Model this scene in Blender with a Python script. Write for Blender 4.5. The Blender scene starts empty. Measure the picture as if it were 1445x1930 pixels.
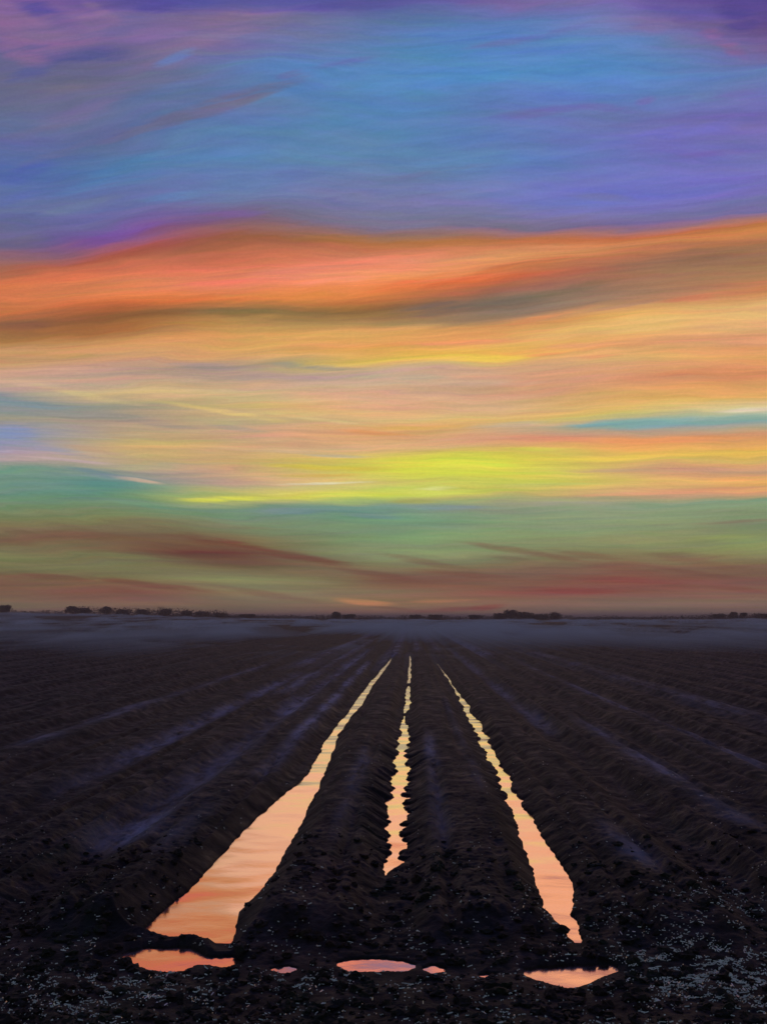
import bpy, math
import numpy as np
from mathutils import Matrix

rng = np.random.default_rng(11)
scene = bpy.context.scene
COL = scene.collection

# ------------------------------------------------------------------ camera
F, CX, CY, CAM_H = 2000.0, 722.5, 965.0, 1.6
HORIZON, VPX = 1163.0, 775.0
th = math.atan((HORIZON - CY) / F)
ps = math.atan((VPX - CX) / F * math.cos(th))
r_ = np.array([math.cos(ps), math.sin(ps), 0.0])
f_ = np.array([-math.sin(ps) * math.cos(th), math.cos(ps) * math.cos(th), math.sin(th)])
u_ = np.cross(r_, f_)
cam = bpy.data.cameras.new("camera")
cam.sensor_fit = 'VERTICAL'; cam.sensor_height = 24.0; cam.lens = 24.0 * F / 1930.0
cam.clip_start = 0.05; cam.clip_end = 20000
co = bpy.data.objects.new("camera", cam); COL.objects.link(co)
co.matrix_world = Matrix([[r_[0], u_[0], -f_[0], 0], [r_[1], u_[1], -f_[1], 0],
                          [r_[2], u_[2], -f_[2], CAM_H], [0, 0, 0, 1]])
scene.camera = co
scene.view_settings.view_transform = 'Standard'
scene.view_settings.look = 'None'
scene.view_settings.exposure = 0.0
scene.view_settings.gamma = 1.0
scene.cycles.use_denoising = True
scene.cycles.max_bounces = 3
scene.cycles.diffuse_bounces = 1
scene.cycles.glossy_bounces = 2
scene.cycles.volume_bounces = 0

def ray(px, py):
    d = f_ + r_ * ((px - CX) / F) + u_ * ((CY - py) / F)
    return d / np.linalg.norm(d)
def azel(px, py):
    d = ray(px, py)
    return math.atan2(d[0], d[1]), math.asin(d[2])
def at_ground(px, py, z=0.0):
    px = np.asarray(px, float); py = np.asarray(py, float)
    d = f_[None] + r_[None] * ((px - CX) / F)[..., None] + u_[None] * ((CY - py) / F)[..., None]
    t = (z - CAM_H) / d[..., 2]
    return d[..., 0] * t, d[..., 1] * t
def to_px(x, y, z):
    v = np.stack([x, y, np.asarray(z) - CAM_H + 0 * x], -1)
    c = v @ f_
    return CX + F * (v @ r_) / c, CY - F * (v @ u_) / c, c

def lin(c):
    out = []
    for v in c:
        v = v / 255.0
        out.append(v / 12.92 if v <= 0.04045 else ((v + 0.055) / 1.055) ** 2.4)
    return out

# ------------------------------------------------------------------ sky (world): dusk cloud layers by direction
SUN_AZ, SUN_EL = azel(845, 905)
world = bpy.data.worlds.new("World"); scene.world = world
world.use_nodes = True
NT = world.node_tree; NT.nodes.clear()

class Graph:
    def __init__(s, nt): s.nt = nt
    def node(s, t, **k):
        n = s.nt.nodes.new(t)
        for a, b in k.items(): setattr(n, a, b)
        return n
    def put(s, sock, v):
        if hasattr(v, 'is_output'): s.nt.links.new(v, sock)
        else: sock.default_value = v
    def m(s, op, a, b=None, c=None, clamp=False):
        n = s.node('ShaderNodeMath', operation=op, use_clamp=clamp)
        for i, v in enumerate((a, b, c)):
            if v is not None: s.put(n.inputs[i], v)
        return n.outputs[0]
    def rng(s, v, a, b, c=0.0, d=1.0, kind='LINEAR'):
        n = s.node('ShaderNodeMapRange', interpolation_type=kind, clamp=kind != 'LINEAR')
        for i, w in enumerate((v, a, b, c, d)): s.put(n.inputs[i], w)
        if kind != 'LINEAR': return n.outputs[0]
        o = n.outputs[0]
        return s.m('MINIMUM', s.m('MAXIMUM', o, min(c, d)), max(c, d))
    def mix(s, f, a, b, blend='MIX'):
        n = s.node('ShaderNodeMix', data_type='RGBA', blend_type=blend)
        s.put(n.inputs[0], f); s.put(n.inputs[6], a); s.put(n.inputs[7], b)
        return n.outputs[2]
    def xyz(s, x, y, z=0.0):
        n = s.node('ShaderNodeCombineXYZ')
        for i, v in enumerate((x, y, z)): s.put(n.inputs[i], v)
        return n.outputs[0]
    def noise(s, vec, scale=1.0, detail=3.0, rough=0.5, dist=0.0):
        n = s.node('ShaderNodeTexNoise')
        s.put(n.inputs['Vector'], vec); n.inputs['Scale'].default_value = scale
        n.inputs['Detail'].default_value = detail; n.inputs['Roughness'].default_value = rough
        n.inputs['Distortion'].default_value = dist
        return n.outputs['Fac'], n.outputs['Color']
    def ramp(s, f, stops, interp='LINEAR'):
        n = s.node('ShaderNodeValToRGB'); cr = n.color_ramp; cr.interpolation = interp
        while len(cr.elements) < len(stops): cr.elements.new(0.5)
        for e, (p, c) in zip(cr.elements, stops):
            e.position = p; e.color = tuple(c) + ((1.0,) if len(c) == 3 else ())
        s.put(n.inputs[0], f)
        return n.outputs[0], n.outputs[1]

g = Graph(NT)
tc = g.node('ShaderNodeTexCoord')
sep = g.node('ShaderNodeSeparateXYZ'); NT.links.new(tc.outputs['Generated'], sep.inputs[0])
AZ = g.m('ARCTAN2', sep.outputs[0], sep.outputs[1])
EL = g.m('ARCSINE', sep.outputs[2])

COLX = [0, 240, 480, 720, 960, 1200, 1445]
# cloud deck: each line is one layer, at the height it crosses each of seven bearings, with its colour there
ROWS = [
 [(0,(128,95,150)),(0,(86,76,150)),(0,(88,84,158)),(0,(82,80,150)),(0,(108,98,160)),(0,(104,88,160)),(0,(80,66,142))],
 [(50,(126,97,144)),(38,(116,99,152)),(42,(122,106,146)),(45,(90,113,166)),(42,(89,121,184)),(40,(116,109,164)),(48,(96,75,136))],
 [(105,(96,93,142)),(95,(108,99,144)),(85,(104,107,156)),(88,(80,125,178)),(88,(78,125,188)),(90,(90,123,180)),(92,(116,93,146))],
 [(175,(100,103,134)),(150,(102,107,139)),(120,(84,119,178)),(140,(80,129,182)),(150,(76,133,192)),(150,(80,131,188)),(130,(88,121,176))],
 [(255,(94,105,156)),(235,(90,107,154)),(200,(88,117,164)),(215,(78,129,176)),(215,(92,113,178)),(225,(100,109,172)),(215,(108,99,172))],
 [(335,(76,99,160)),(310,(80,117,166)),(285,(84,127,176)),(305,(90,127,174)),(300,(88,123,184)),(295,(104,109,182)),(300,(110,109,176))],
 [(400,(96,108,155)),(385,(100,108,162)),(370,(102,116,168)),(375,(114,116,162)),(380,(110,116,180)),(375,(104,110,190)),(350,(110,106,182))],
 [(468,(104,96,130)),(440,(114,84,152)),(412,(118,96,126)),(422,(116,110,140)),(430,(120,110,136)),(418,(114,106,150)),(402,(114,106,152))],
 [(508,(172,98,68)),(476,(170,86,66)),(446,(160,92,64)),(455,(166,106,56)),(450,(194,106,60)),(446,(190,106,58)),(424,(196,116,56))],
 [(532,(214,112,60)),(508,(220,114,72)),(498,(220,116,76)),(492,(236,130,96)),(482,(214,142,86)),(460,(206,126,74)),(440,(206,126,64))],
 [(556,(212,116,64)),(538,(222,126,70)),(522,(230,126,92)),(520,(236,142,88)),(502,(212,130,74)),(482,(180,110,74)),(462,(162,110,76))],
 [(580,(190,106,56)),(562,(216,106,46)),(556,(220,126,52)),(548,(226,122,52)),(522,(200,96,50)),(502,(156,106,80)),(485,(150,110,80))],
 [(605,(140,90,62)),(588,(138,86,48)),(584,(136,106,64)),(582,(136,96,60)),(562,(134,108,92)),(536,(158,114,86)),(515,(166,122,80))],
 [(630,(166,112,60)),(612,(166,106,54)),(610,(188,140,74)),(608,(166,126,80)),(590,(140,120,98)),(562,(164,124,96)),(548,(202,122,76))],
 [(650,(206,150,94)),(640,(206,146,84)),(636,(220,160,86)),(630,(222,162,86)),(612,(206,142,80)),(588,(226,166,86)),(578,(226,172,102))],
 [(680,(190,146,94)),(672,(200,150,106)),(666,(220,160,92)),(655,(226,156,76)),(638,(226,166,92)),(614,(230,182,106)),(606,(222,170,112))],
 [(702,(206,160,130)),(692,(184,150,130)),(690,(166,146,126)),(678,(224,184,76)),(670,(226,176,78)),(646,(226,150,100)),(640,(220,150,106))],
 [(724,(206,166,140)),(714,(192,156,132)),(708,(184,152,132)),(702,(190,162,142)),(692,(212,160,122)),(676,(220,166,100)),(674,(226,156,90))],
 [(748,(136,146,150)),(738,(210,176,126)),(732,(210,170,132)),(730,(210,166,136)),(726,(210,156,122)),(710,(210,146,106)),(706,(216,136,86))],
 [(768,(126,140,150)),(766,(152,150,132)),(766,(206,172,112)),(766,(216,166,122)),(766,(216,170,122)),(752,(220,166,90)),(746,(226,170,94))],
 [(792,(160,150,132)),(790,(166,146,126)),(788,(190,166,122)),(794,(220,180,116)),(790,(220,180,100)),(776,(216,190,110)),(770,(216,200,160))],
 [(815,(132,146,178)),(815,(180,160,126)),(812,(206,156,122)),(815,(216,156,96)),(806,(200,166,126)),(797,(132,166,160)),(794,(132,166,156))],
 [(840,(140,146,172)),(840,(200,166,112)),(840,(210,166,122)),(840,(216,170,126)),(828,(216,150,112)),(824,(220,146,90)),(824,(220,146,90))],
 [(864,(174,154,158)),(866,(190,166,122)),(866,(196,166,102)),(864,(216,196,76)),(860,(214,206,62)),(858,(226,190,80)),(854,(230,182,76))],
 [(886,(114,150,130)),(888,(152,152,140)),(890,(200,166,116)),(890,(216,206,70)),(886,(216,216,66)),(884,(206,156,112)),(882,(196,150,120))],
 [(906,(108,144,126)),(908,(106,140,134)),(912,(206,170,132)),(914,(206,196,100)),(906,(206,202,80)),(908,(220,180,96)),(905,(226,166,86))],
 [(932,(106,140,120)),(932,(110,146,116)),(937,(204,200,82)),(936,(200,206,72)),(930,(196,182,92)),(931,(210,160,112)),(928,(216,152,100))],
 [(960,(116,134,96)),(958,(110,140,106)),(958,(112,142,124)),(958,(116,146,136)),(954,(146,152,126)),(950,(140,156,122)),(945,(130,160,120))],
 [(986,(126,120,82)),(982,(124,126,86)),(986,(120,136,102)),(986,(112,150,116)),(984,(130,150,116)),(980,(136,150,116)),(975,(130,142,110))],
 [(1016,(116,92,70)),(1012,(116,92,70)),(1020,(124,112,76)),(1016,(124,146,106)),(1015,(134,150,106)),(1010,(140,150,106)),(1005,(130,136,96))],
 [(1045,(124,124,84)),(1040,(112,88,66)),(1048,(108,68,56)),(1046,(130,140,100)),(1045,(134,136,96)),(1044,(130,122,82)),(1032,(140,150,96))],
 [(1070,(116,116,76)),(1066,(120,116,80)),(1070,(110,86,66)),(1070,(126,112,82)),(1070,(126,102,80)),(1070,(126,96,76)),(1060,(126,102,76))],
 [(1095,(120,86,68)),(1090,(124,114,78)),(1095,(134,134,92)),(1094,(124,86,68)),(1094,(126,90,72)),(1094,(130,80,68)),(1095,(124,84,72))],
 [(1120,(130,94,74)),(1115,(130,84,70)),(1120,(138,124,90)),(1118,(138,114,84)),(1115,(138,84,70)),(1115,(134,84,70)),(1118,(138,98,80))],
 [(1144,(130,110,88)),(1140,(136,106,84)),(1144,(136,110,88)),(1142,(154,116,84)),(1138,(148,112,86)),(1140,(136,110,94)),(1140,(140,110,94))],
 [(1166,(124,102,89)),(1166,(126,100,87)),(1166,(132,100,87)),(1166,(132,100,85)),(1166,(132,102,89)),(1166,(130,104,91)),(1166,(128,102,91))],
]
HALF = math.pi / 2
# brushed warp of the layers
up = g.m('MULTIPLY', AZ, g.m('MULTIPLY_ADD', AZ, -0.22, 0.15))
lo = g.m('MULTIPLY', AZ, g.m('MULTIPLY_ADD', AZ, 0.15, -0.05))
upf = g.rng(EL, 0.12, 0.24, 0.0, 1.0, 'SMOOTHSTEP')
FLOW = g.m('ADD', lo, g.m('MULTIPLY', upf, g.m('SUBTRACT', up, lo)))
FLOW = g.m('MINIMUM', g.m('MAXIMUM', FLOW, -0.25), 0.25)
ELF = g.m('SUBTRACT', EL, FLOW)
streak, scol = g.noise(g.xyz(g.m('MULTIPLY', AZ, 7.0), g.m('MULTIPLY', ELF, 46.0), 1.7), 1.0, 4.0, 0.55)
big, bcol = g.noise(g.xyz(g.m('MULTIPLY', AZ, 5.0), g.m('MULTIPLY', ELF, 11.0), 8.3), 1.0, 3.0, 0.5)
fine, fcol = g.noise(g.xyz(g.m('MULTIPLY', AZ, 14.0), g.m('MULTIPLY', ELF, 190.0), 4.1), 1.0, 3.0, 0.6)
w = g.m('ADD', g.m('MULTIPLY', g.m('SUBTRACT', streak, 0.5), 0.014), g.m('MULTIPLY', g.m('SUBTRACT', big, 0.5), 0.012))
w = g.m('ADD', w, g.m('MULTIPLY', g.m('SUBTRACT', fine, 0.5), 0.0035))
w = g.m('MULTIPLY', w, g.rng(EL, 0.01, 0.06))
ELW = g.m('ADD', EL, w)
E = g.m('DIVIDE', ELW, HALF)
AZW = g.m('ADD', AZ, g.m('MULTIPLY', g.m('SUBTRACT', g.noise(g.xyz(g.m('MULTIPLY', AZ, 4.0), g.m('MULTIPLY', EL, 30.0), 21.0), 1.0, 2.0)[0], 0.5), 0.10))
U = g.m('ADD', g.m('DIVIDE', AZW, 0.9), 0.5)

def row_nodes(row):
    stops = []
    for x, (y, c) in zip(COLX, row):
        a, e = azel(x, y)
        stops.append((a / 0.9 + 0.5, lin(c) + [e / HALF]))
    return g.ramp(U, stops, 'CARDINAL')
def high(deg, cs):
    return g.ramp(U, [(p, lin(c) + [deg / 90.0]) for p, c in zip((0.1, 0.5, 0.9), cs)])
HIGH = [(88, [(52, 60, 118)] * 3), (50, [(66, 74, 140), (70, 84, 150), (64, 66, 138)]),
        (34, [(104, 90, 150), (84, 86, 156), (96, 80, 150)])]
colr, pos_prev = row_nodes(ROWS[-1])
S_param = None
for layer in ROWS[-2::-1] + HIGH[::-1]:
    c, p = high(*layer) if isinstance(layer[0], int) else row_nodes(layer)
    t = g.rng(E, pos_prev, p, 0.0, 1.0)
    colr = g.mix(t, colr, c)
    S_param = t if S_param is None else g.m('ADD', S_param, t)
    pos_prev = p

# single wisps and streaks: bearing, height, length, thickness, tilt
def wisp(col, x, y, hl, ht, ang, c, op, soft=0.0):
    a0, e0 = azel(x, y)
    a1, e1 = azel(x + 40 * math.cos(math.radians(ang)), y - 40 * math.sin(math.radians(ang)))
    tilt = math.atan2(e1 - e0, a1 - a0)
    k = math.hypot(e1 - e0, a1 - a0) / 40.0
    mp = g.node('ShaderNodeMapping', vector_type='TEXTURE')
    g.put(mp.inputs[0], WV)
    mp.inputs[1].default_value = (a0, e0, 0); mp.inputs[2].default_value = (0, 0, tilt); mp.inputs[3].default_value = (hl * k, ht * k, 1)
    gr = g.node('ShaderNodeTexGradient', gradient_type='SPHERICAL'); g.put(gr.inputs[0], mp.outputs[0])
    mk = g.rng(gr.outputs[1], 0.0, 0.62, 0.0, min(op * 1.12, 0.95), 'SMOOTHSTEP')
    return g.mix(mk, col, tuple(lin(c)) + (1.0,))
fray = g.noise(g.xyz(g.m('MULTIPLY', AZ, 16.0), g.m('MULTIPLY', ELF, 150.0), 13.0), 1.0, 3.0, 0.6)[0]
EL2 = g.m('ADD', EL, g.m('MULTIPLY', w, 0.45))
WV = g.xyz(AZ, EL2, g.rng(fray, 0.32, 0.68, 0.0, 0.75))
WISPS = [
 # top corners
 (95,30,95,26,-22,(78,72,148),.8),(290,8,110,20,-8,(80,72,150),.7),(20,60,60,34,-25,(140,98,148),.65),(190,22,70,14,-30,(128,104,150),.5),
 (160,105,130,20,4,(78,80,146),.7),(60,140,70,18,12,(82,88,150),.6),(300,62,110,16,10,(126,100,150),.6),(430,35,90,16,12,(128,104,140),.6),
 (280,118,70,16,25,(114,104,142),.6),(130,165,60,12,12,(112,108,130),.55),(500,45,60,10,4,(112,110,146),.5),
 (1290,25,130,26,-14,(94,82,156),.7),(1385,22,70,40,-40,(80,66,142),.75),(1360,80,70,18,-28,(134,96,150),.7),(1225,52,60,18,-6,(120,104,160),.6),
 (640,10,190,14,2,(84,78,150),.6),(1000,8,200,12,0,(112,96,152),.55),
 (120,62,150,46,12,(140,104,150),.65),(340,88,130,26,14,(126,108,150),.6),(440,58,150,22,14,(128,110,146),.55),(40,100,80,26,-20,(134,100,148),.5),
 # blue zone streaks
 (430,252,230,20,17,(88,126,172),.7),(260,330,210,20,17,(80,120,172),.65),(570,168,190,10,14,(84,128,190),.45),(330,168,170,12,15,(88,112,166),.5),
 (150,215,160,20,18,(112,106,150),.7),(650,250,200,14,10,(92,130,180),.4),(60,360,120,16,22,(84,100,170),.5),(560,330,220,14,9,(92,116,172),.4),
 (390,206,250,17,17,(108,104,138),.85),(120,285,140,10,19,(100,106,150),.5),
 (330,110,60,10,20,(76,130,198),.4),(390,210,190,9,16,(104,108,142),.6),(225,260,70,8,17,(106,104,138),.45),(545,142,40,8,14,(100,106,160),.5),
 (650,118,90,8,12,(94,104,168),.5),(960,80,130,9,8,(98,104,172),.5),(1075,55,60,7,10,(102,106,172),.4),(1020,212,120,13,8,(100,98,172),.65),
 (1140,205,90,11,-4,(104,102,172),.5),(1215,192,30,10,10,(116,98,170),.5),(1400,180,80,14,8,(112,98,178),.5),(1290,248,150,16,8,(104,104,194),.6),
 (1350,290,110,9,6,(118,100,172),.5),(880,150,130,22,4,(70,134,202),.35),(760,165,130,26,2,(68,134,196),.3),(220,320,120,16,20,(70,124,178),.35),
 (60,320,80,20,22,(74,88,166),.5),(330,372,90,12,8,(76,130,180),.35),(150,390,120,10,14,(100,120,150),.4),(880,315,80,8,4,(108,120,160),.4),
 (790,332,90,10,6,(104,106,160),.45),(1130,372,90,10,-4,(118,124,160),.4),(870,365,110,8,5,(124,122,172),.35),(450,405,80,9,2,(122,88,160),.4),
 (210,446,110,14,14,(114,76,156),.6),(60,450,60,12,10,(110,104,130),.4),(330,432,110,10,8,(134,80,120),.4),
 # orange cloud
 (230,478,130,12,14,(166,80,62),.55),(420,462,140,12,8,(158,90,62),.5),(640,448,130,11,1,(158,106,54),.55),(600,505,170,16,6,(238,128,98),.6),
 (420,530,120,9,2,(232,108,84),.45),(640,528,110,9,5,(240,142,110),.5),(760,505,90,12,8,(236,130,96),.5),(330,562,150,9,3,(222,104,44),.6),
 (560,556,130,9,0,(222,128,50),.5),(760,535,120,9,14,(226,112,48),.55),(890,520,140,10,14,(204,96,48),.6),(1010,496,120,8,12,(200,104,60),.4),
 (1000,455,120,10,2,(196,104,62),.4),(1000,470,150,10,5,(216,146,90),.4),
 (240,592,170,10,3,(136,88,48),.55),(450,588,110,13,-2,(124,102,62),.6),(560,598,100,9,0,(130,104,66),.4),(820,582,110,15,8,(116,96,90),.55),
 (960,570,130,14,8,(118,100,88),.6),(1080,545,120,12,10,(126,104,82),.55),(1190,520,150,12,10,(146,104,76),.55),(1350,485,130,11,10,(146,106,74),.6),
 (880,606,130,7,12,(150,120,90),.4),(1020,598,130,7,12,(222,134,78),.5),(1180,575,110,6,9,(170,124,104),.5),(1330,560,130,9,7,(208,118,80),.55),
 (40,612,90,14,2,(132,86,66),.55),(60,585,80,8,4,(196,104,50),.4),
 # gold zone
 (880,645,190,8,2,(232,144,92),.55),(1090,650,120,8,2,(228,150,104),.45),(760,620,130,7,4,(226,170,88),.4),(1250,615,170,10,5,(230,184,104),.5),
 (890,675,160,10,1,(228,192,70),.75),(1030,668,60,5,4,(226,136,88),.5),(1130,672,70,5,3,(226,142,92),.45),(120,668,120,8,-2,(190,148,84),.5),
 (590,690,130,7,-3,(150,148,132),.6),(400,690,110,10,-4,(160,140,136),.55),(540,708,180,8,-4,(178,150,138),.45),(760,712,130,7,0,(176,166,146),.45),
 (900,720,160,8,0,(214,176,144),.4),(1330,700,140,12,4,(218,134,90),.45),(1000,735,150,7,5,(210,152,116),.4),(60,725,90,9,-6,(214,172,146),.5),
 (1180,765,170,6,5,(222,184,98),.5),(1330,752,130,7,5,(226,172,92),.45),
 # blue streaks
 (60,762,130,11,-6,(124,142,152),.7),(230,785,190,11,-8,(148,142,132),.5),(450,806,90,8,-9,(154,150,136),.4),(170,745,150,8,-10,(206,184,128),.5),
 (420,775,190,7,-9,(220,190,112),.55),(610,792,130,5,-7,(224,196,130),.5),(30,815,60,24,-8,(128,144,182),.6),(90,845,110,12,-10,(146,150,176),.5),
 (300,835,120,9,-9,(206,170,110),.5),(190,850,90,6,-9,(184,152,122),.45),(440,845,110,6,-4,(212,178,130),.4),
 (1210,798,200,16,2,(126,166,166),.8),(1380,790,130,14,4,(132,168,158),.65),(1120,801,70,6,2,(116,158,170),.6),(1400,773,80,7,3,(222,210,180),.6),
 (960,800,110,8,4,(190,176,150),.45),(700,815,110,5,-4,(222,142,80),.55),(790,806,120,6,2,(220,168,80),.5),(1050,826,140,8,-2,(222,140,104),.55),
 (1250,828,190,10,1,(226,142,86),.55),(560,850,110,6,-3,(214,176,140),.4),(640,858,90,5,-2,(176,170,160),.45),
 # glow
 (610,882,150,9,-2,(212,188,60),.75),(600,897,110,5,0,(214,170,60),.5),(620,911,130,4,1,(228,216,180),.75),(430,941,120,8,0,(214,212,72),.8),
 (640,935,110,5,0,(214,212,84),.7),(860,880,170,26,2,(216,220,66),.65),(800,925,130,14,1,(206,214,90),.6),(820,922,60,5,2,(226,226,150),.5),
 (1000,845,110,6,0,(212,204,66),.5),(1120,862,190,8,2,(228,200,68),.6),(1330,856,150,9,3,(232,190,74),.5),(960,893,140,8,2,(206,210,72),.5),
 (1010,915,140,7,2,(196,192,106),.45),(1180,886,150,6,0,(198,156,122),.55),(1340,883,120,6,1,(206,152,124),.5),(1380,902,110,8,3,(238,168,92),.6),
 (1270,918,120,5,2,(222,178,104),.45),(1180,933,150,5,2,(218,152,112),.5),(1360,922,100,6,3,(220,146,104),.45),(260,905,70,6,-8,(216,180,150),.55),
 (120,866,140,5,-5,(190,164,164),.6),(180,890,90,9,-10,(112,136,146),.6),(780,946,70,7,0,(176,168,84),.6),
 # green zone
 (560,965,110,9,-2,(116,140,146),.55),(850,958,130,7,0,(126,146,152),.6),(700,975,80,7,-2,(120,140,146),.45),(1050,950,140,7,1,(158,152,140),.45),
 (100,925,170,20,-6,(104,142,128),.45),(250,945,130,16,-12,(106,150,120),.45),(1380,985,110,6,3,(126,112,92),.6),(1260,988,60,4,4,(128,128,100),.4),
 (960,1000,200,10,0,(140,154,108),.35),(1380,1015,110,9,-2,(142,156,94),.45),
 # russet low bands
 (980,1040,180,10,-9,(124,86,68),.5),(1180,1076,180,15,-10,(126,82,66),.45),(1330,1062,150,14,-10,(126,86,68),.4),(820,1062,160,9,-10,(122,94,72),.45),
 (180,1012,220,12,-4,(118,86,66),.5),(420,1025,140,12,-8,(112,66,54),.6),(560,1050,170,12,-9,(112,66,54),.65),(700,1080,150,12,-10,(118,72,60),.5),
 (430,1022,50,6,-8,(126,52,50),.5),(60,1018,90,14,0,(120,90,70),.4),(240,1050,150,10,-3,(126,124,84),.4),(120,1090,200,9,-3,(116,72,60),.5),
 (300,1105,190,9,-5,(118,70,60),.55),(500,1120,150,10,-8,(124,84,72),.4),(60,1062,120,9,-2,(126,122,82),.4),
 (870,1082,170,9,-5,(124,78,62),.5),(960,1052,60,6,-6,(120,98,76),.4),(1130,1052,140,12,-9,(124,86,66),.4),
 (1290,1046,110,9,-3,(118,96,76),.4),(1180,1096,170,12,-4,(132,68,60),.6),(1090,1114,130,9,-2,(136,64,58),.6),(1320,1082,130,8,-8,(122,78,66),.5),
 (1390,1110,90,9,-6,(132,74,66),.5),(690,1135,80,9,-5,(200,134,86),.9),(740,1146,60,4,-4,(130,84,66),.5),(830,1132,90,7,1,(176,120,82),.75),
 (850,1149,110,7,3,(140,74,62),.6),(920,1144,50,9,8,(150,68,56),.5),(640,1120,120,9,-6,(134,116,84),.4),(760,1095,140,7,-4,(126,82,66),.4),
]
for wv in WISPS: colr = wisp(colr, *wv)
# thin light and dark brushing that follows the layers
follow, fhue = g.noise(g.xyz(g.m('MULTIPLY', AZ, 8.0), g.m('MULTIPLY', S_param, 2.6), 3.3), 1.0, 4.0, 0.68)
grain = g.noise(g.xyz(g.m('MULTIPLY', AZ, 300.0), g.m('MULTIPLY', EL, 420.0), 2.0), 1.0, 2.0, 0.7)[0]
val = g.m('ADD', g.rng(follow, 0.25, 0.75, 0.94, 1.12), g.m('MULTIPLY', g.m('SUBTRACT', fine, 0.5), 0.17))
val = g.m('ADD', val, g.m('MULTIPLY', g.m('SUBTRACT', grain, 0.5), 0.16))
hs = g.node('ShaderNodeHueSaturation'); hs.inputs['Saturation'].default_value = 0.955; hs.inputs['Value'].default_value = 1.0
g.put(hs.inputs['Color'], colr); colr = hs.outputs[0]
tint = g.mix(0.26, (0.5, 0.5, 0.5, 1), fhue)
tint = g.mix(1.0, tint, (2.0, 2.0, 2.0, 1), 'MULTIPLY')
colr = g.mix(1.0, colr, tint, 'MULTIPLY')
colr = g.mix(1.0, colr, g.xyz(val, val, val), 'MULTIPLY')
# opposite side of the sky: plain dusk air
sky = g.node('ShaderNodeTexSky', sky_type='NISHITA', sun_disc=False)
sky.sun_elevation = SUN_EL; sky.sun_rotation = SUN_AZ
back = g.mix(1.0, sky.outputs[0], (0.08, 0.08, 0.08, 1), 'MULTIPLY')
colr = g.mix(g.rng(g.m('ABSOLUTE', AZ), 0.6, 1.5, 0.0, 1.0, 'SMOOTHSTEP'), colr, back)
bg = g.node('ShaderNodeBackground'); NT.links.new(colr, bg.inputs[0]); bg.inputs[1].default_value = 1.0
wo = g.node('ShaderNodeOutputWorld'); NT.links.new(bg.outputs[0], wo.inputs[0])
world.cycles.sampling_method = 'MANUAL'; world.cycles.sample_map_resolution = 1024

# sun: low behind the cloud bank, weak and wide
sl = bpy.data.lights.new("sun", 'SUN'); sl.energy = 0.032; sl.angle = math.radians(25); sl.color = (1.0, 0.56, 0.50)
so = bpy.data.objects.new("sun", sl); COL.objects.link(so)
so.rotation_euler = (math.pi / 2 - SUN_EL, 0, math.pi - SUN_AZ)

# ------------------------------------------------------------------ helpers
def mesh_np(name, V, Q, mat, smooth=False, parent=None, link=True, tris=None):
    me = bpy.data.meshes.new(name)
    V = np.asarray(V, np.float32)
    nq = 0 if Q is None else len(Q); nt = 0 if tris is None else len(tris)
    me.vertices.add(len(V)); me.vertices.foreach_set('co', V.ravel())
    idx = np.concatenate([np.asarray(Q, np.int32).ravel() if nq else np.zeros(0, np.int32),
                          np.asarray(tris, np.int32).ravel() if nt else np.zeros(0, np.int32)])
    me.loops.add(len(idx)); me.loops.foreach_set('vertex_index', idx.astype(np.int32))
    me.polygons.add(nq + nt)
    me.polygons.foreach_set('loop_start', np.concatenate([np.arange(nq) * 4, nq * 4 + np.arange(nt) * 3]).astype(np.int32))
    me.polygons.foreach_set('use_smooth', np.full(nq + nt, smooth))
    me.update(calc_edges=True)
    me.materials.append(mat)
    o = bpy.data.objects.new(name, me)
    if link: COL.objects.link(o)
    if parent: o.parent = parent
    return o
def tag(o, label=None, cat=None, group=None, kind=None):
    if label: o['label'] = label
    if cat: o['category'] = cat
    if group: o['group'] = group
    if kind: o['kind'] = kind
    return o
def material(name):
    m = bpy.data.materials.new(name); m.use_nodes = True
    b = m.node_tree.nodes['Principled BSDF']
    return m, Graph(m.node_tree), b
def hsh(ix, iy, seed):
    h = ix.astype(np.int32).view(np.uint32) * np.uint32(374761393) + iy.astype(np.int32).view(np.uint32) * np.uint32(668265263) + np.uint32((seed * 1442695041) & 0xFFFFFFFF)
    h = (h ^ (h >> np.uint32(13))) * np.uint32(1274126177)
    h = h ^ (h >> np.uint32(16))
    return (h & np.uint32(0xFFFF)).astype(np.float32) * np.float32(1 / 65535.0)
def vn(x, y, seed=0):
    x, y = np.broadcast_arrays(x, y)
    ix = np.floor(x); iy = np.floor(y); fx = (x - ix).astype(np.float32); fy = (y - iy).astype(np.float32)
    fx = fx * fx * (3 - 2 * fx); fy = fy * fy * (3 - 2 * fy)
    a = hsh(ix, iy, seed); b = hsh(ix + 1, iy, seed); c = hsh(ix, iy + 1, seed); d = hsh(ix + 1, iy + 1, seed)
    return (a + (b - a) * fx) * (1 - fy) + (c + (d - c) * fx) * fy
def fbm(x, y, seed=0, o=3):
    s = 0; a = 0.5; t = 0
    for k in range(o):
        s = s + a * vn(x * 2 ** k + 17 * k, y * 2 ** k - 9 * k, seed + k); t += a; a *= 0.5
    return s / t
def sst(v, a, b):
    t = np.clip((v - a) / (b - a), 0, 1); return t * t * (3 - 2 * t)

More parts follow.
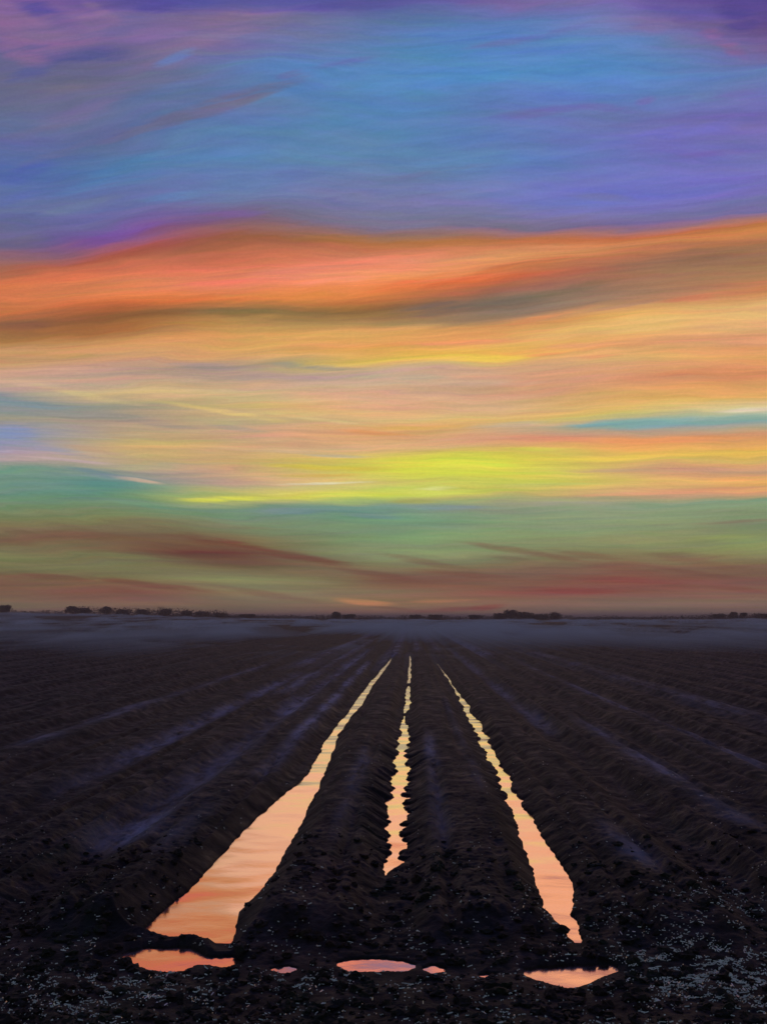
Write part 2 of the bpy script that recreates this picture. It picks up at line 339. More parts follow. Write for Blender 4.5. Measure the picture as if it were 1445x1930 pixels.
# ------------------------------------------------------------------ materials
def soil_material(name, lumps):
    m, q, b = material(name)
    t = q.node('ShaderNodeTexCoord').outputs['Object']
    mp = q.node('ShaderNodeMapping'); q.put(mp.inputs[0], t); mp.inputs['Scale'].default_value = (1.0, 0.22, 1.0)
    n1 = q.noise(mp.outputs[0], 2.1, 5, 0.62)[0]
    n2 = q.noise(mp.outputs[0], 3.7, 4, 0.6, 0.4)[0]
    n3 = q.noise(t, 38.0, 4, 0.65)[0]
    c = q.ramp(n1, [(0.30, (0.012, 0.012, 0.010)), (0.46, (0.016, 0.011, 0.012)), (0.60, (0.032, 0.014, 0.014)), (0.72, (0.024, 0.015, 0.024))])[0]
    c = q.mix(q.rng(n2, 0.50, 0.66), c, (0.016, 0.020, 0.013, 1))
    c = q.mix(1.0, c, q.ramp(n3, [(0.3, (0.55, 0.55, 0.55)), (0.7, (1.45, 1.40, 1.38))])[0], 'MULTIPLY')
    if not lumps:
        tone = q.node('ShaderNodeAttribute', attribute_name='tone').outputs['Fac']
        sky_sheen = q.node('ShaderNodeAttribute', attribute_name='sky_sheen').outputs['Fac']
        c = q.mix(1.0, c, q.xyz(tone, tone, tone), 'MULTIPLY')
        m2 = q.node('ShaderNodeMapping'); q.put(m2.inputs[0], t); m2.inputs['Scale'].default_value = (1.0, 0.035, 1.0)
        ln = q.rng(q.noise(m2.outputs[0], 6.5, 4, 0.6)[0], 0.32, 0.68, 0.45, 1.55)
        c = q.mix(1.0, c, q.xyz(ln, ln, ln), 'MULTIPLY')
        sf = q.m('MULTIPLY', sky_sheen, q.rng(q.noise(mp.outputs[0], 7.0, 4, 0.65)[0], 0.30, 0.58))
        c = q.mix(sf, c, (0.30, 0.275, 0.43, 1))  # sheen of the blue sky put into the base colour
    q.put(b.inputs['Base Color'], c)
    q.put(b.inputs['Roughness'], q.rng(q.noise(t, 5.0, 4, 0.6)[0], 0.3, 0.7, 0.55, 0.9))
    b.inputs['Specular IOR Level'].default_value = 0.2
    bp = q.node('ShaderNodeBump'); bp.inputs['Strength'].default_value = 0.6; bp.inputs['Distance'].default_value = 0.015
    q.put(bp.inputs['Height'], q.noise(t, 60.0 if lumps else 34.0, 5, 0.7)[0]); q.put(b.inputs['Normal'], bp.outputs[0])
    return m
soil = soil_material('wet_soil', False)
clod_m = soil_material('clod_soil', True)

water, q, b = material('standing_water')
b.inputs['Base Color'].default_value = (1.0, 0.69, 0.65, 1); b.inputs['Metallic'].default_value = 1.0
t = q.node('ShaderNodeTexCoord').outputs['Object']
b.inputs['Roughness'].default_value = 0.12
wm = q.node('ShaderNodeMapping'); q.put(wm.inputs[0], q.node('ShaderNodeNewGeometry').outputs['Position']); wm.inputs['Scale'].default_value = (0.8, 1.0, 1.0)
bp = q.node('ShaderNodeBump'); bp.inputs['Strength'].default_value = 1.0; bp.inputs['Distance'].default_value = 0.036
q.put(bp.inputs['Height'], q.noise(wm.outputs[0], 1.2, 2, 0.4)[0])
b2 = q.node('ShaderNodeBump'); b2.inputs['Strength'].default_value = 0.15; b2.inputs['Distance'].default_value = 0.008
q.put(b2.inputs['Height'], q.noise(wm.outputs[0], 7.0, 3, 0.5)[0]); q.put(b2.inputs['Normal'], bp.outputs[0])
q.put(b.inputs['Normal'], b2.outputs[0])

glint_m, q, b = material('pale_glint')  # pale glossy surface of the flecks added as glints
q.put(b.inputs['Base Color'], q.ramp(q.noise(q.node('ShaderNodeTexCoord').outputs['Object'], 9.0, 2)[0], [(0.30, (0.55, 0.47, 0.46)), (0.60, (0.92, 0.84, 0.82))])[0])
b.inputs['Roughness'].default_value = 0.22; b.inputs['Metallic'].default_value = 0.35

leaf_m, q, b = material('dusk_foliage')
q.put(b.inputs['Base Color'], q.ramp(q.noise(q.node('ShaderNodeTexCoord').outputs['Object'], 1.3, 3)[0], [(0.35, (0.17, 0.080, 0.064)), (0.65, (0.26, 0.12, 0.095))])[0])
b.inputs['Roughness'].default_value = 0.8
bark_m, q, b = material('bark')
q.put(b.inputs['Base Color'], q.ramp(q.noise(q.node('ShaderNodeTexCoord').outputs['Object'], 6.0, 3)[0], [(0.35, (0.03, 0.022, 0.018)), (0.65, (0.06, 0.045, 0.035))])[0])
b.inputs['Roughness'].default_value = 0.9

# ------------------------------------------------------------------ puddle outlines (at the water level z = 0)
def jag(n, period, seed):
    k = np.arange(n) / period
    return (vn(k, k * 0 + 3.3, seed) - 0.5) * 1.2 + (vn(k * 2.7, k * 0 + 7.1, seed + 5) - 0.5) * 0.8
class Strip:                       # runs away along a furrow: left and right bank for each distance
    def __init__(s, pts, amp, period, seed):
        p = np.array(pts, float); s.y = np.arange(p[0, 0], p[-1, 0] + 0.5, 1.0)
        L = np.interp(s.y, p[:, 0], p[:, 1]); R = np.interp(s.y, p[:, 0], p[:, 2])
        a = np.interp(s.y, [q_[0] for q_ in amp], [q_[1] for q_ in amp])
        wd = R - L
        a = np.minimum(a, wd * 0.62)
        s.a = L + a * jag(len(s.y), period, seed); s.b = R + a * jag(len(s.y), period * 1.1, seed + 40)
        s.b = np.maximum(s.b, s.a + 0.8)
        s.axis = 0
    def sd(s, px, py):
        lo = np.interp(py, s.y, s.a); hi = np.interp(py, s.y, s.b)
        d = np.minimum(px - lo, hi - px)
        e = np.minimum(py - s.y[0], s.y[-1] - py)
        return np.minimum(d, e * 2.0)
    def outline(s):
        y = s.y
        e = 0.7
        x0, y0 = at_ground(s.a - e, y); x1, y1 = at_ground(s.b + e, y)
        return (x0, y0, x1, y1)
class Cross(Strip):                # lies across the rows: far and near bank for each bearing
    def __init__(s, pts, amp, period, seed):
        p = np.array(pts, float); s.y = np.arange(p[0, 0], p[-1, 0] + 0.5, 1.0)
        A = np.interp(s.y, p[:, 0], p[:, 1]); B = np.interp(s.y, p[:, 0], p[:, 2])
        a = np.minimum(amp, (B - A) * 0.3)
        s.a = A + a * jag(len(s.y), period, seed); s.b = B + a * jag(len(s.y), period, seed + 40)
        ex = 0.4 + 0.07 * (B - A).max(); s.a = s.a - ex; s.b = np.maximum(s.b, s.a + 1.0) + 0.8 + ex
    def sd(s, px, py):
        lo = np.interp(px, s.y, s.a); hi = np.interp(px, s.y, s.b)
        d = np.minimum(py - lo, hi - py) * 2.2
        return np.minimum(d, np.minimum(px - s.y[0], s.y[-1] - px))
    def outline(s):
        x0, y0 = at_ground(s.y, s.a - 0.5); x1, y1 = at_ground(s.y, s.b + 0.5)
        return (x0, y0, x1, y1)
PUDDLES = [
 (Strip([(1238,739,740),(1250,729,733),(1270,712,720),(1295,690,699),(1320,672,688),(1350,650,663),(1380,626,642),(1386,621,637),(1390,618,638),(1415,605,628),(1440,591,618),(1460,579,611),(1480,558,603),(1520,508,584),(1560,466,564),(1600,428,543),(1640,391,520),(1680,356,490),(1720,304,454),(1740,284,447),(1756,266,444),(1766,272,441),(1773,330,440),(1780,405,438)], [(1238,1.5),(1386,3.5),(1440,4),(1500,3.5),(1776,5)], 12, 2),
  'longest and broadest flooded furrow, at left, mirroring yellow sky far off and orange close by', 'flooded furrow'),
 (Strip([(1236,772,773.5),(1250,771,774.5),(1262,769.5,774.5),(1288,768,773)], [(1236,1),(1288,3)], 4, 3),
  'tiny sliver of water in the middle furrow closest to the horizon', 'puddle'),
 (Strip([(1291,770,772.5),(1300,766,773),(1315,764,772),(1325,763,774),(1332,762,772),(1345,761,765)], [(1294,2),(1340,3)], 6, 4),
  'short pale puddle in the middle furrow between the far sliver and the long ragged one', 'puddle'),
 (Strip([(1349,761,763),(1357,759,763),(1363,758,765),(1375,756,770),(1385,755,772),(1400,752,773),(1415,747,770),(1430,745,770),(1450,742,771),(1470,737,771),(1490,737,766),(1510,729,766),(1530,728,766),(1550,728,765),(1560,722,763),(1580,724,766),(1600,726,762),(1612,728,752),(1622,722,755),(1632,723,748),(1645,724,734),(1651,725,728)], [(1363,12),(1420,22),(1640,28)], 5, 5),
  'long ragged-edged strip of pale peach water down the middle furrow', 'puddle'),
 (Strip([(1252,824,825),(1264,832,834),(1276,841,844),(1290,849,853),(1305,858,863),(1320,866,874),(1335,872,883),(1350,880,894),(1375,892,909),(1390,900,918),(1405,908,928),(1420,915,933),(1440,921,943),(1460,934,956),(1480,943,963),(1500,950,976),(1515,955,987),(1530,964,994),(1560,973,1013),(1590,984,1028),(1620,994,1050),(1650,1006,1072),(1665,1008,1079),(1690,1018,1081),(1715,1026,1080),(1724,1038,1073),(1735,1046,1087),(1755,1061,1091),(1772,1073,1094),(1779,1082,1095)], [(1276,3),(1340,12),(1500,12),(1560,5),(1779,5)], 7, 6),
  'long tapering strip of salmon pink water down the right furrow', 'flooded furrow'),
 (Cross([(231,1802,1804),(245,1796,1812),(270,1791,1821),(300,1790,1828),(320,1790,1831),(345,1789,1827),(362,1790,1819),(375,1798,1815),(395,1808,1815),(415,1808,1820),(440,1806,1819),(459,1811,1813)], 2.0, 13, 7),
  'orange puddle with a thin tail on the headland, just below the broad left pool', 'puddle'),
 (Cross([(511,1827,1828),(530,1823,1833),(545,1822,1832),(559,1826,1827)], 1.5, 9, 8),
  'small oval orange puddle on the headland, first to the right of the tailed puddle', 'puddle'),
 (Cross([(635,1817,1818),(650,1812,1826),(670,1809,1829),(700,1809,1829),(730,1810,1829),(760,1813,1830),(783,1820,1823)], 2.0, 12, 9),
  'long flat dull pink puddle on the headland below the middle furrow', 'puddle'),
 (Cross([(797,1826,1827),(815,1820,1834),(830,1824,1832),(841,1828,1829)], 1.5, 8, 10),
  'small pink puddle touching the right end of the long flat headland puddle', 'puddle'),
 (Cross([(901,1839,1840),(918,1836,1843),(934,1838,1839)], 1.0, 7, 11),
  'faintest and smallest mauve puddle on the headland, beside the bright right diamond puddle', 'puddle'),
 (Cross([(987,1831,1835),(1010,1828,1845),(1040,1826,1853),(1070,1824,1861),(1090,1823,1857),(1110,1823,1850),(1135,1821,1838),(1150,1821,1833),(1164,1826,1828)], 2.0, 14, 12),
  'bright coral diamond-shaped puddle on the headland, rightmost of that row', 'puddle'),
]
def puddle_sd(x, y):               # signed distance in metres (> 0 in water) and the highest soil the open bank allows
    px, py, c = to_px(x, y, 0.0)
    out = np.full(x.shape, -9.0); cap = np.full(x.shape, 9.0)
    ok = (c > 3.0) & (py > 1225) & (py < 1990)
    px, py, c = px[ok], py[ok], c[ok]
    k = c / F; kd = c * c / (F * CAM_H)
    for p, *_ in PUDDLES:
        out[ok] = np.maximum(out[ok], p.sd(px, py) * k)
        P = np.maximum
        if isinstance(p, Cross):
            lo = np.interp(px, p.y, p.a); hi = np.interp(px, p.y, p.b)
            lat = P(P(p.y[0] - px, px - p.y[-1]), 0) * k
            cp = 0.004 + 0.3 * lat + 0.07 * P(py - hi, 0) * kd + 0.45 * P(lo - py, 0) * kd
        else:
            lo = np.interp(py, p.y, p.a); hi = np.interp(py, p.y, p.b)
            lat = P(P(lo - px, px - hi), 0) * k
            cp = 0.006 + 0.7 * lat + 0.07 * P(py - p.y[-1], 0) * kd + 9.0 * (py < p.y[0])
        cap[ok] = np.minimum(cap[ok], cp)
    return out, cap

# ------------------------------------------------------------------ ground
ROW, X0 = 0.985, -0.115
def swell(x, y):
    return 3.4 * sst(-x, 30, 210) * sst(y, 180, 560) + 1.2 * sst(x, 120, 240) * sst(y, 200, 560)
def ground_z(x, y):
    xm = x + 0.05 * (fbm(y * 0.35, x * 0.05, 3, 2) - 0.5)
    p = (xm - X0) / ROW; n = np.round(p); d = (p - n) * ROW; ad = np.abs(d)
    bed = np.where(d > 0, n, n - 1)
    hb = 0.075 + 0.05 * hsh(bed, bed * 0, 5) + 0.03 * (vn(bed * 9.7, y * 0.5, 6) - 0.5)
    z = hb * sst(ad, 0.05, 0.30) + 0.02
    dg = np.minimum(np.abs(d - 0.33), np.abs(d + ROW - 0.33))
    gr = 0.045 * np.exp(-(dg / 0.05) ** 2) * sst(vn(bed * 5.1, y * 0.33, 8), 0.15, 0.5)
    dg2 = np.minimum(np.abs(d - 0.66), np.abs(d + ROW - 0.66))
    gr = gr + 0.04 * np.exp(-(dg2 / 0.045) ** 2) * sst(vn(bed * 3.3, y * 0.4, 9), 0.2, 0.6)
    z = z - gr
    far = 1 - sst(y, 260, 520)
    nearby = 1 - 0.6 * sst(y, 6.5, 14)
    clod = 0.030 * (fbm(x * 5.5, y * 0.8, 20, 2) - 0.5) + 0.014 * (0.25 - np.abs(fbm(x * 11, y * 3.2, 30, 2) - 0.5) * 2) \
        + nearby * (0.017 * (fbm(x * 30, y * 24, 50, 2) - 0.5) + 0.014 * np.maximum(0, vn(x * 7.3, y * 6.1, 60) - 0.74) * 3)
    hd = sst(y + 0.35 * (fbm(x * 2.0, y * 2, 70, 2) - 0.5), 5.28, 5.75)
    track = 0.030 - 0.02 * np.exp(-((y - 4.95) / 0.22) ** 2) + 0.04 * sst(4.6 - y, 0.0, 0.6) + 0.02 * (vn(x * 1.3, y * 1.1, 75) - 0.5)
    zz = (track + 0.75 * clod) * (1 - hd) + (z + clod) * hd
    zz = zz * far
    near = y < 75
    sd = np.full(x.shape, -9.0); cap = np.full(x.shape, 9.0)
    sd[near], cap[near] = puddle_sd(x[near], y[near])
    out = np.maximum(zz, 0.007)
    out = np.where(sd < 0, np.maximum(np.minimum(out, cap + 0.16 * clod), 0.003), out)
    out = np.where(sd >= 0, -0.006 - np.minimum(sd * 0.4, 0.04), out)
    return out + swell(x, y), sd
# lilac sky sheen painted into the soil colour along the rows: offset from the camera line, nearest and farthest metre, width, strength
SKY_SHEEN = [(-0.7, 40.0, 150.0, 0.16, 0.6), (0.25, 45.0, 150.0, 0.14, 0.5), (-3.6, 30.0, 140.0, 0.25, 0.5), (3.0, 40.0, 150.0, 0.25, 0.5), (1.2, 45.0, 150.0, 0.16, 0.5), (0.215, 7.0, 15.0, 0.05, 1.0), (-2.02, 7.0, 60.0, 0.16, 0.75), (-1.42, 9.5, 40.0, 0.07, 0.8), (-3.15, 9.0, 34.0, 0.10, 0.55), (1.43, 6.4, 8.6, 0.08, 0.8),
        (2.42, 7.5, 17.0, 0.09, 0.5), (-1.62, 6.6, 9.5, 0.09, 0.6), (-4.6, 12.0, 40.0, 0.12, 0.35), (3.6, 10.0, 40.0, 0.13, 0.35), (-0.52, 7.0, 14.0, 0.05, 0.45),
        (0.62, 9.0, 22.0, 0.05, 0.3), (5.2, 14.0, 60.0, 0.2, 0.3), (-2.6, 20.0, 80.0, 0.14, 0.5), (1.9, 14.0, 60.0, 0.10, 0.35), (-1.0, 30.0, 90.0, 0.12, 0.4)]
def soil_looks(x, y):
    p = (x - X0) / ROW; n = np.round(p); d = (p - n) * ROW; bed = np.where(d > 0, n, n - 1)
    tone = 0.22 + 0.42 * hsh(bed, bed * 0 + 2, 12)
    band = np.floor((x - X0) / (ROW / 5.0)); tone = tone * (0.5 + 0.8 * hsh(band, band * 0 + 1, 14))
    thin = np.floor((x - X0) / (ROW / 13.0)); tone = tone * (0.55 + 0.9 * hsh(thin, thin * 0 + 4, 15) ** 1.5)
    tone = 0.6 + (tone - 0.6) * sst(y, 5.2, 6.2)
    sky_sheen = np.zeros(x.shape)
    for sx, y0, y1, w_, st in SKY_SHEEN:
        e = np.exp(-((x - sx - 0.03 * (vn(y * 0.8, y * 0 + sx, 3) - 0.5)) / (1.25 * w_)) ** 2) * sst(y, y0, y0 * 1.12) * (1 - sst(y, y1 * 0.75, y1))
        sky_sheen = np.maximum(sky_sheen, min(1.0, 1.25 * st) * e * (0.35 + 0.65 * sst(vn(y * 0.55, y * 0 + sx * 7, 17), 0.25, 0.7)))
    return tone, sky_sheen

ks = np.concatenate([-np.geomspace(6.0, 0.66, 46), np.linspace(-0.64, 0.64, 1350), np.geomspace(0.66, 6.0, 46)])
dep = np.arange(765 + 70, 22, -0.85)
ys = CAM_H * F / dep
ys = np.concatenate([[-40, -15, -4, 0.5, 2.0, 2.8, 3.3], ys[ys > 3.5], np.geomspace(146, 9000, 150)])
fan = np.minimum(np.maximum(ys, 2.0) + 2.0, 1500.0)
XX = ks[None, :] * fan[:, None]; YY = np.repeat(ys[:, None], len(ks), 1)
YY = YY + 0 * XX
ZZ, _ = ground_z(XX, YY)
nr, nc = XX.shape
ii = (np.arange(nr - 1)[:, None] * nc + np.arange(nc - 1)[None]).ravel()
Q = np.stack([ii, ii + 1, ii + 1 + nc, ii + nc], 1)
ground = mesh_np('ploughed_field', np.stack([XX, YY, ZZ], -1).reshape(-1, 3), Q, soil, smooth=True)
tone, sky_sheen = soil_looks(XX, YY)
for nm, arr in (('tone', tone), ('sky_sheen', sky_sheen)):
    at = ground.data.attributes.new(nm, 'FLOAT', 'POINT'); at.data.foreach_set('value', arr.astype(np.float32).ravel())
tag(ground, 'dark wet ploughed field with straight furrows running to the horizon', 'field', kind='structure')

# ------------------------------------------------------------------ water
for p, label, cat in PUDDLES:
    x0, y0, x1, y1 = p.outline()
    n = len(x0)
    V = np.concatenate([np.stack([x0, y0, 0 * x0], 1), np.stack([x1, y1, 0 * x0], 1)])
    k = np.arange(n - 1)
    Qp = np.stack([k, k + n, k + n + 1, k + 1], 1) if not isinstance(p, Cross) else np.stack([k, k + n, k + n + 1, k + 1], 1)
    o = mesh_np('puddle', V, Qp, water, smooth=True)
    # make it face up
    me = o.data
    if me.polygons[n // 2].normal.z < 0: me.flip_normals()
    c0 = V.mean(0)
    for v in me.vertices: v.co -= __import__('mathutils').Vector(c0)
    o.location = c0
    tag(o, label, cat, 'puddles')

# ------------------------------------------------------------------ clods, and added pale flecks standing in for glints on the soil
import bmesh
bm = bmesh.new(); bmesh.ops.create_icosphere(bm, subdivisions=2, radius=1.0)
ICO_V = np.array([v.co[:] for v in bm.verts]); ICO_F = np.array([[v.index for v in f.verts] for f in bm.faces]); bm.free()
def scatter_px(n, y0, y1, power=1.0):
    px = rng.uniform(-60, 1505, n); py = y0 + (y1 - y0) * rng.random(n) ** power
    return px, py
def rotz(V, a):
    c, s = np.cos(a), np.sin(a); W = V.copy(); W[..., 0] = V[..., 0] * c - V[..., 1] * s; W[..., 1] = V[..., 0] * s + V[..., 1] * c
    return W
px, py = scatter_px(2000, 1600, 1975, 0.8)
x, y = at_ground(px, py); z, sd = ground_z(x, y)
keep = sd < -0.03; x, y, z = x[keep], y[keep], z[keep]; n = len(x)
sz = 0.006 + 0.022 * rng.random(n) ** 2.4
V = ICO_V[None] * (1 + 0.34 * rng.standard_normal((n, 42, 1)).clip(-1.4, 1.4)) * sz[:, None, None] * np.stack([1 + 0.5 * rng.random(n), 1 + 0.5 * rng.random(n), 0.6 + 0.3 * rng.random(n)], 1)[:, None, :]
V = rotz(V, rng.uniform(0, 6.28, n)[:, None]) + np.stack([x, y, z + sz * 0.15], 1)[:, None, :]
Fc = (ICO_F[None] + (np.arange(n) * 42)[:, None, None]).reshape(-1, 3)
tag(mesh_np('soil_clods', V.reshape(-1, 3), None, clod_m, tris=Fc), 'loose crumbs of dark soil scattered over the beds and headland', 'soil clods', kind='stuff')

px, py = scatter_px(230000, 1420, 1985)
def blob(cx, cy, sx, sy): return np.exp(-((px - cx) / sx) ** 2 - ((py - cy) / sy) ** 2)
wgt = 0.010 + 0.03 * sst(py, 1640, 1800) + 0.035 * sst(py, 1800, 1900) + 0.95 * blob(1330, 1832, 130, 40) + 0.5 * blob(1420, 1845, 60, 30) + 0.35 * blob(1380, 1900, 110, 22) \
    + 0.22 * blob(330, 1850, 190, 22) + 0.2 * blob(90, 1890, 120, 40) + 0.25 * blob(640, 1855, 160, 18) + 0.2 * blob(270, 1890, 90, 12) + 0.18 * blob(1180, 1750, 150, 20) + 0.25 * blob(1390, 1710, 90, 40) \
    + 0.2 * blob(350, 1790, 170, 7) + 0.15 * blob(1120, 1815, 120, 6)
clump = sst(fbm(px / 22.0, py / 8.0, 90, 3), 0.38, 0.72)
keep = rng.random(len(px)) < wgt * clump * 0.95
px, py = px[keep], py[keep]
x, y = at_ground(px, py); z, sd = ground_z(x, y)
keep = sd < -0.012; x, y, z = x[keep], y[keep], z[keep]; n = len(x)
ln = 0.0022 + 0.012 * rng.random(n) ** 6; wd = 0.0016 + 0.0016 * rng.random(n)
PR = np.array([[-1, -1, 0], [1, -1, 0], [1, 1, 0], [-1, 1, 0], [-1, 0, 1.3], [1, 0, 1.3]], float)
V = PR[None] * np.stack([ln, wd, wd], 1)[:, None, :]
V[:, :, 2] += V[:, :, 0] * rng.normal(0, 0.15, n)[:, None]
V = rotz(V, rng.normal(0.0, 0.8, n)[:, None]) + np.stack([x, y, z + 0.004], 1)[:, None, :]
bq = np.array([[0, 3, 2, 1], [0, 1, 5, 4], [3, 4, 5, 2]]); bt = np.array([[0, 4, 3], [1, 2, 5]])
off = (np.arange(n) * 6)[:, None, None]
tag(mesh_np('glint_flecks', V.reshape(-1, 3), (bq[None] + off).reshape(-1, 4), glint_m, tris=(bt[None] + off).reshape(-1, 3)),
    'pale flecks added as white glints over the dark soil of the headland', 'glint_flecks', kind='stuff')

# ------------------------------------------------------------------ trees on the horizon
def leaf_cloud(blobs, n, size, seed):
    r = np.random.default_rng(seed)
    vol = np.array([b_[3] * b_[4] * b_[5] for b_ in blobs]) ** 0.8; vol = vol / vol.sum()
    k = r.choice(len(blobs), n, p=vol); B = np.array(blobs)[k]
    d = r.standard_normal((n, 3)); d /= np.linalg.norm(d, axis=1)[:, None]
    rad = r.random(n) ** 0.42
    c = B[:, :3] + d * rad[:, None] * B[:, 3:6]
    a = r.standard_normal((n, 3)); a /= np.linalg.norm(a, axis=1)[:, None]
    b_ = np.cross(a, r.standard_normal((n, 3))); b_ /= np.linalg.norm(b_, axis=1)[:, None]
    s = size * (0.5 + r.random(n))[:, None]
    V = np.stack([c - a * s, c + b_ * s * 0.7, c + a * s, c - b_ * s * 0.7], 1).reshape(-1, 3)
    return V, np.arange(n * 4).reshape(-1, 4)
def tube(pts, rad, seg=7):
    pts = np.array(pts, float); V = []; 
    for i, p in enumerate(pts):
        t_ = pts[min(i + 1, len(pts) - 1)] - pts[max(i - 1, 0)]; t_ /= np.linalg.norm(t_)
        a = np.cross(t_, [0.3, 1, 0.2]); a /= np.linalg.norm(a); b_ = np.cross(t_, a)
        for k in range(seg):
            an = 2 * math.pi * k / seg; V.append(p + rad[i] * (a * math.cos(an) + b_ * math.sin(an)))
    Qt = [[i * seg + k, i * seg + (k + 1) % seg, (i + 1) * seg + (k + 1) % seg, (i + 1) * seg + k] for i in range(len(pts) - 1) for k in range(seg)]
    return np.array(V), np.array(Qt)
def make_tree(w, h, seed, n=1300):
    r = np.random.default_rng(seed)
    bl = []
    for i in range(9):
        a = r.uniform(0, 6.28); rr = r.random() ** 0.5 * w * 0.36; zc = h * r.uniform(0.38, 0.80)
        s = w * r.uniform(0.16, 0.27)
        bl.append((rr * math.cos(a), rr * math.sin(a), zc, s, s, min(s * 0.85, h - zc)))
    bl.append((0, 0, h * 0.75, w * 0.24, w * 0.24, h * 0.25))
    bl.append((0, 0, h * 0.40, w * 0.42, w * 0.40, h * 0.28))
    Vc, Qc = leaf_cloud(bl, n, 0.22 + 0.012 * w, seed)
    Vt, Qt = tube([(0, 0, -0.3), (0.05, 0, h * 0.2), (0.1, 0.05, h * 0.45), (0.05, 0.1, h * 0.75)], [0.05 * h * 0.7, 0.03 * h, 0.022 * h, 0.008 * h])
    parts = [(Vt, Qt)]
    for i in range(4):
        a = r.uniform(0, 6.28); z0 = h * r.uniform(0.2, 0.4)
        parts.append(tube([(0.06, 0.02, z0), (math.cos(a) * w * 0.15, math.sin(a) * w * 0.15, z0 + h * 0.15), (math.cos(a) * w * 0.3, math.sin(a) * w * 0.3, z0 + h * 0.32)], [0.018 * h, 0.012 * h, 0.005 * h], 5))
    Vs, Qs, o_ = [], [], 0
    for v, q_ in parts: Vs.append(v); Qs.append(q_ + o_); o_ += len(v)
    root = bpy.data.objects.new('tree', None); COL.objects.link(root)
    mesh_np('crown', Vc, Qc, leaf_m, parent=root); mesh_np('trunk', np.concatenate(Vs), np.concatenate(Qs), bark_m, smooth=True, parent=root)
    return root
# bearing, top, width (image measure), distance, label
TREES = [
 (6,1139,24,600,'dark rounded tree at the far left end of the horizon treeline'),
 (134,1141,22,600,'leftmost tree of the long left hedgerow, domed, standing at its end'),
 (160,1145,22,610,'low tree between the domed end tree and the tallest tree of the left hedgerow'),
 (201,1142,26,595,'tallest broad-crowned tree in the left hedgerow on the horizon'),
 (232,1148,26,612,'flat-topped tree just right of the tallest tree in the left hedgerow'),
 (272,1148,24,605,'solitary small bump of a tree midway along the left hedgerow'),
 (310,1147,30,598,'wide low tree past the middle of the left hedgerow'),
 (352,1150,22,606,'narrow tree in the falling right half of the left hedgerow'),
 (382,1152,26,600,'rounded tree second from the right end of the left hedgerow'),
 (416,1155,20,604,'last small tree where the left hedgerow drops to the bare horizon'),
 (464,1157,26,610,'low isolated bush on the bare horizon right of the left hedgerow'),
 (632,1152,20,590,'compact dark tree standing alone left of the vanishing point, taller of a pair'),
 (657,1157,20,592,'low bush leaning on the right side of the compact lone tree'),
 (783,1158,18,600,'small tree on the horizon right where the furrows meet'),
 (822,1158,26,606,'low wide bush just right of the tree at the vanishing point'),
 (894,1158,22,600,'small bush halfway between the vanishing point and the right copse'),
 (963,1148,26,590,'tallest tree of the right copse, at its peak'),
 (940,1155,24,596,'sloping left shoulder tree of the right copse'),
 (990,1152,24,592,'second tallest tree in the middle of the right copse'),
 (1016,1157,26,598,'low dip tree between the two right humps of the right copse'),
 (1045,1152,20,594,'upright tree at the right end of the right copse'),
 (1354,1157,22,600,'low rounded bush, first of the little group at the far right horizon'),
 (1380,1152,13,596,'slim upright tree in the far right group, tallest of the three'),
 (1398,1154,13,602,'slim shorter tree just right of the tallest slim tree at far right'),
 (1434,1157,26,600,'broad low tree at the right edge of the picture on the horizon'),
]
for i, (bx, top, wpx, dist, label) in enumerate(TREES):
    d = ray(bx, HORIZON); tt = dist / d[1]
    X, Y = d[0] * tt, dist
    zg = float(swell(np.array([X]), np.array([Y]))[0])
    dt = ray(bx, top); zt = CAM_H + dt[2] * dist / dt[1]
    t_ = make_tree(1.35 * wpx * dist / F, max(2.0, (zt - zg) * 0.95), 100 + i)
    t_.location = (X, Y, zg); t_.rotation_euler[2] = 0.0
    tag(t_, label, 'tree', 'trees along the horizon')

# low scrub that closes the horizon: one far mass
bl = []
for bx in np.arange(-700, 2150, 5.0):
    d = ray(bx, HORIZON); dist = 625 + 14 * math.sin(bx * 0.03)
    X = d[0] * dist / d[1]; zg = float(swell(np.array([X]), np.array([dist]))[0])
    h = 1.4 + 1.0 * vn(np.array([bx / 23.0]), np.array([2.2]), 33)[0] + (1.4 + 0.7 * vn(np.array([bx / 31.0]), np.array([5.2]), 34)[0]) * (120 < bx < 430) + 1.2 * math.exp(-((bx - 990) / 55) ** 2) + 0.5 * (bx > 1335) + 0.6 * math.exp(-((bx - 645) / 22) ** 2)
    bl.append((X, dist, zg + h * 0.35, 1.4, 2.0, h))
Vh, Qh = leaf_cloud(bl, 34000, 0.34, 5)
tag(mesh_np('scrub', Vh, Qh, leaf_m), 'low dark scrub and hedge closing the far side of the field', 'scrub', kind='stuff')

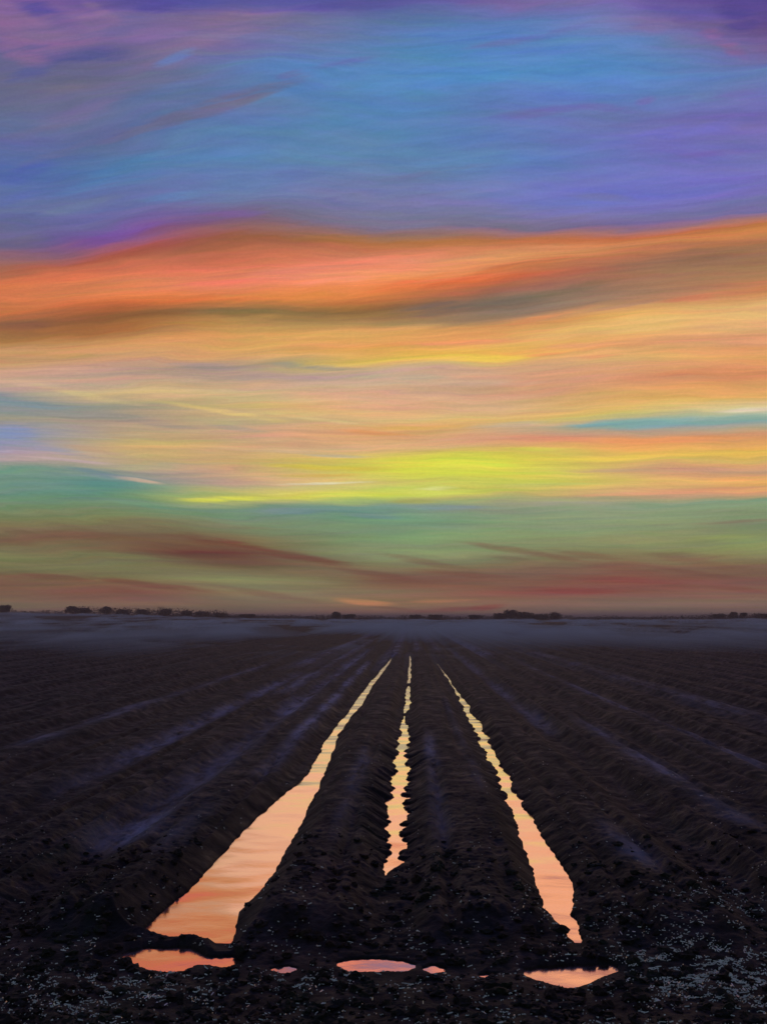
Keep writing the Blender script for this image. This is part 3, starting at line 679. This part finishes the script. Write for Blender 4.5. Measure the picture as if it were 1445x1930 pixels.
# ------------------------------------------------------------------ ground mist: a thin lens over the far field
mist_m = bpy.data.materials.new('ground_mist'); mist_m.use_nodes = True
nt = mist_m.node_tree; nt.nodes.clear()
pv = nt.nodes.new('ShaderNodeVolumePrincipled'); pv.inputs['Color'].default_value = (0.74, 0.76, 1.0, 1); pv.inputs['Density'].default_value = 0.04
mo = nt.nodes.new('ShaderNodeOutputMaterial'); nt.links.new(pv.outputs[0], mo.inputs['Volume'])
my = np.geomspace(31, 560, 180); mk = np.linspace(-0.8, 0.8, 260)
MX = mk[None] * my[:, None]; MY = my[:, None] + 0 * MX
th_ = 4.4 * (fbm(MX / 6.0 + 5, MY / 20.0, 41, 4) - 0.50) * sst(MY, 32, 70) + 0.9 * np.exp(-((MX - 2.0) / 10) ** 2 - ((MY - 120) / 60) ** 2) + 0.25 * np.exp(-((MX - 22.0) / 16) ** 2 - ((MY - 80) / 30) ** 2) * (1 - sst(MY, 480, 555)) * (1 - sst(np.abs(mk)[None], 0.7, 0.8))
top = swell(MX, MY) + np.minimum(th_, 1.0) - 0.02
bot = np.full_like(top, -0.6)
top[0] = top[-1] = -0.3; top[:, 0] = top[:, -1] = -0.3
nr, nc = MX.shape; N = nr * nc
ii = (np.arange(nr - 1)[:, None] * nc + np.arange(nc - 1)[None]).ravel()
Qa = np.stack([ii, ii + 1, ii + 1 + nc, ii + nc], 1); Qb = Qa[:, ::-1] + N
def wall(e): return [[e[i + 1], e[i], e[i] + N, e[i + 1] + N] for i in range(len(e) - 1)]
e1 = list(range(nc)); e2 = [i * nc + nc - 1 for i in range(nr)]; e3 = [(nr - 1) * nc + i for i in range(nc)][::-1]; e4 = [i * nc for i in range(nr)][::-1]
Qm = np.concatenate([Qa, Qb, np.array(wall(e1) + wall(e2) + wall(e3) + wall(e4))])
Vm = np.concatenate([np.stack([MX, MY, top], -1).reshape(-1, 3), np.stack([MX, MY, bot], -1).reshape(-1, 3)])
tag(mesh_np('mist', Vm, Qm, mist_m, smooth=True), 'bluish patches of thin ground mist lying on the far field', 'mist', kind='stuff')

# ------------------------------------------------------------------ evening haze
hz = bpy.data.materials.new('evening_haze'); hz.use_nodes = True
nt = hz.node_tree; nt.nodes.clear()
pv = nt.nodes.new('ShaderNodeVolumePrincipled'); pv.inputs['Color'].default_value = (0.97, 0.66, 0.68, 1); pv.inputs['Density'].default_value = 0.0005
mo = nt.nodes.new('ShaderNodeOutputMaterial'); nt.links.new(pv.outputs[0], mo.inputs['Volume'])
bx0, bx1, by0, by1, bz0, bz1 = -9600, 9600, -60, 9600, -2.0, 12.5
Vb = [(x_, y_, z_) for z_ in (bz0, bz1) for y_ in (by0, by1) for x_ in (bx0, bx1)]
Qb = [(0, 2, 3, 1), (4, 5, 7, 6), (0, 1, 5, 4), (1, 3, 7, 5), (3, 2, 6, 7), (2, 0, 4, 6)]
tag(mesh_np('haze', Vb, Qb, hz), 'thin mauve evening haze over the whole field', 'haze', kind='stuff')
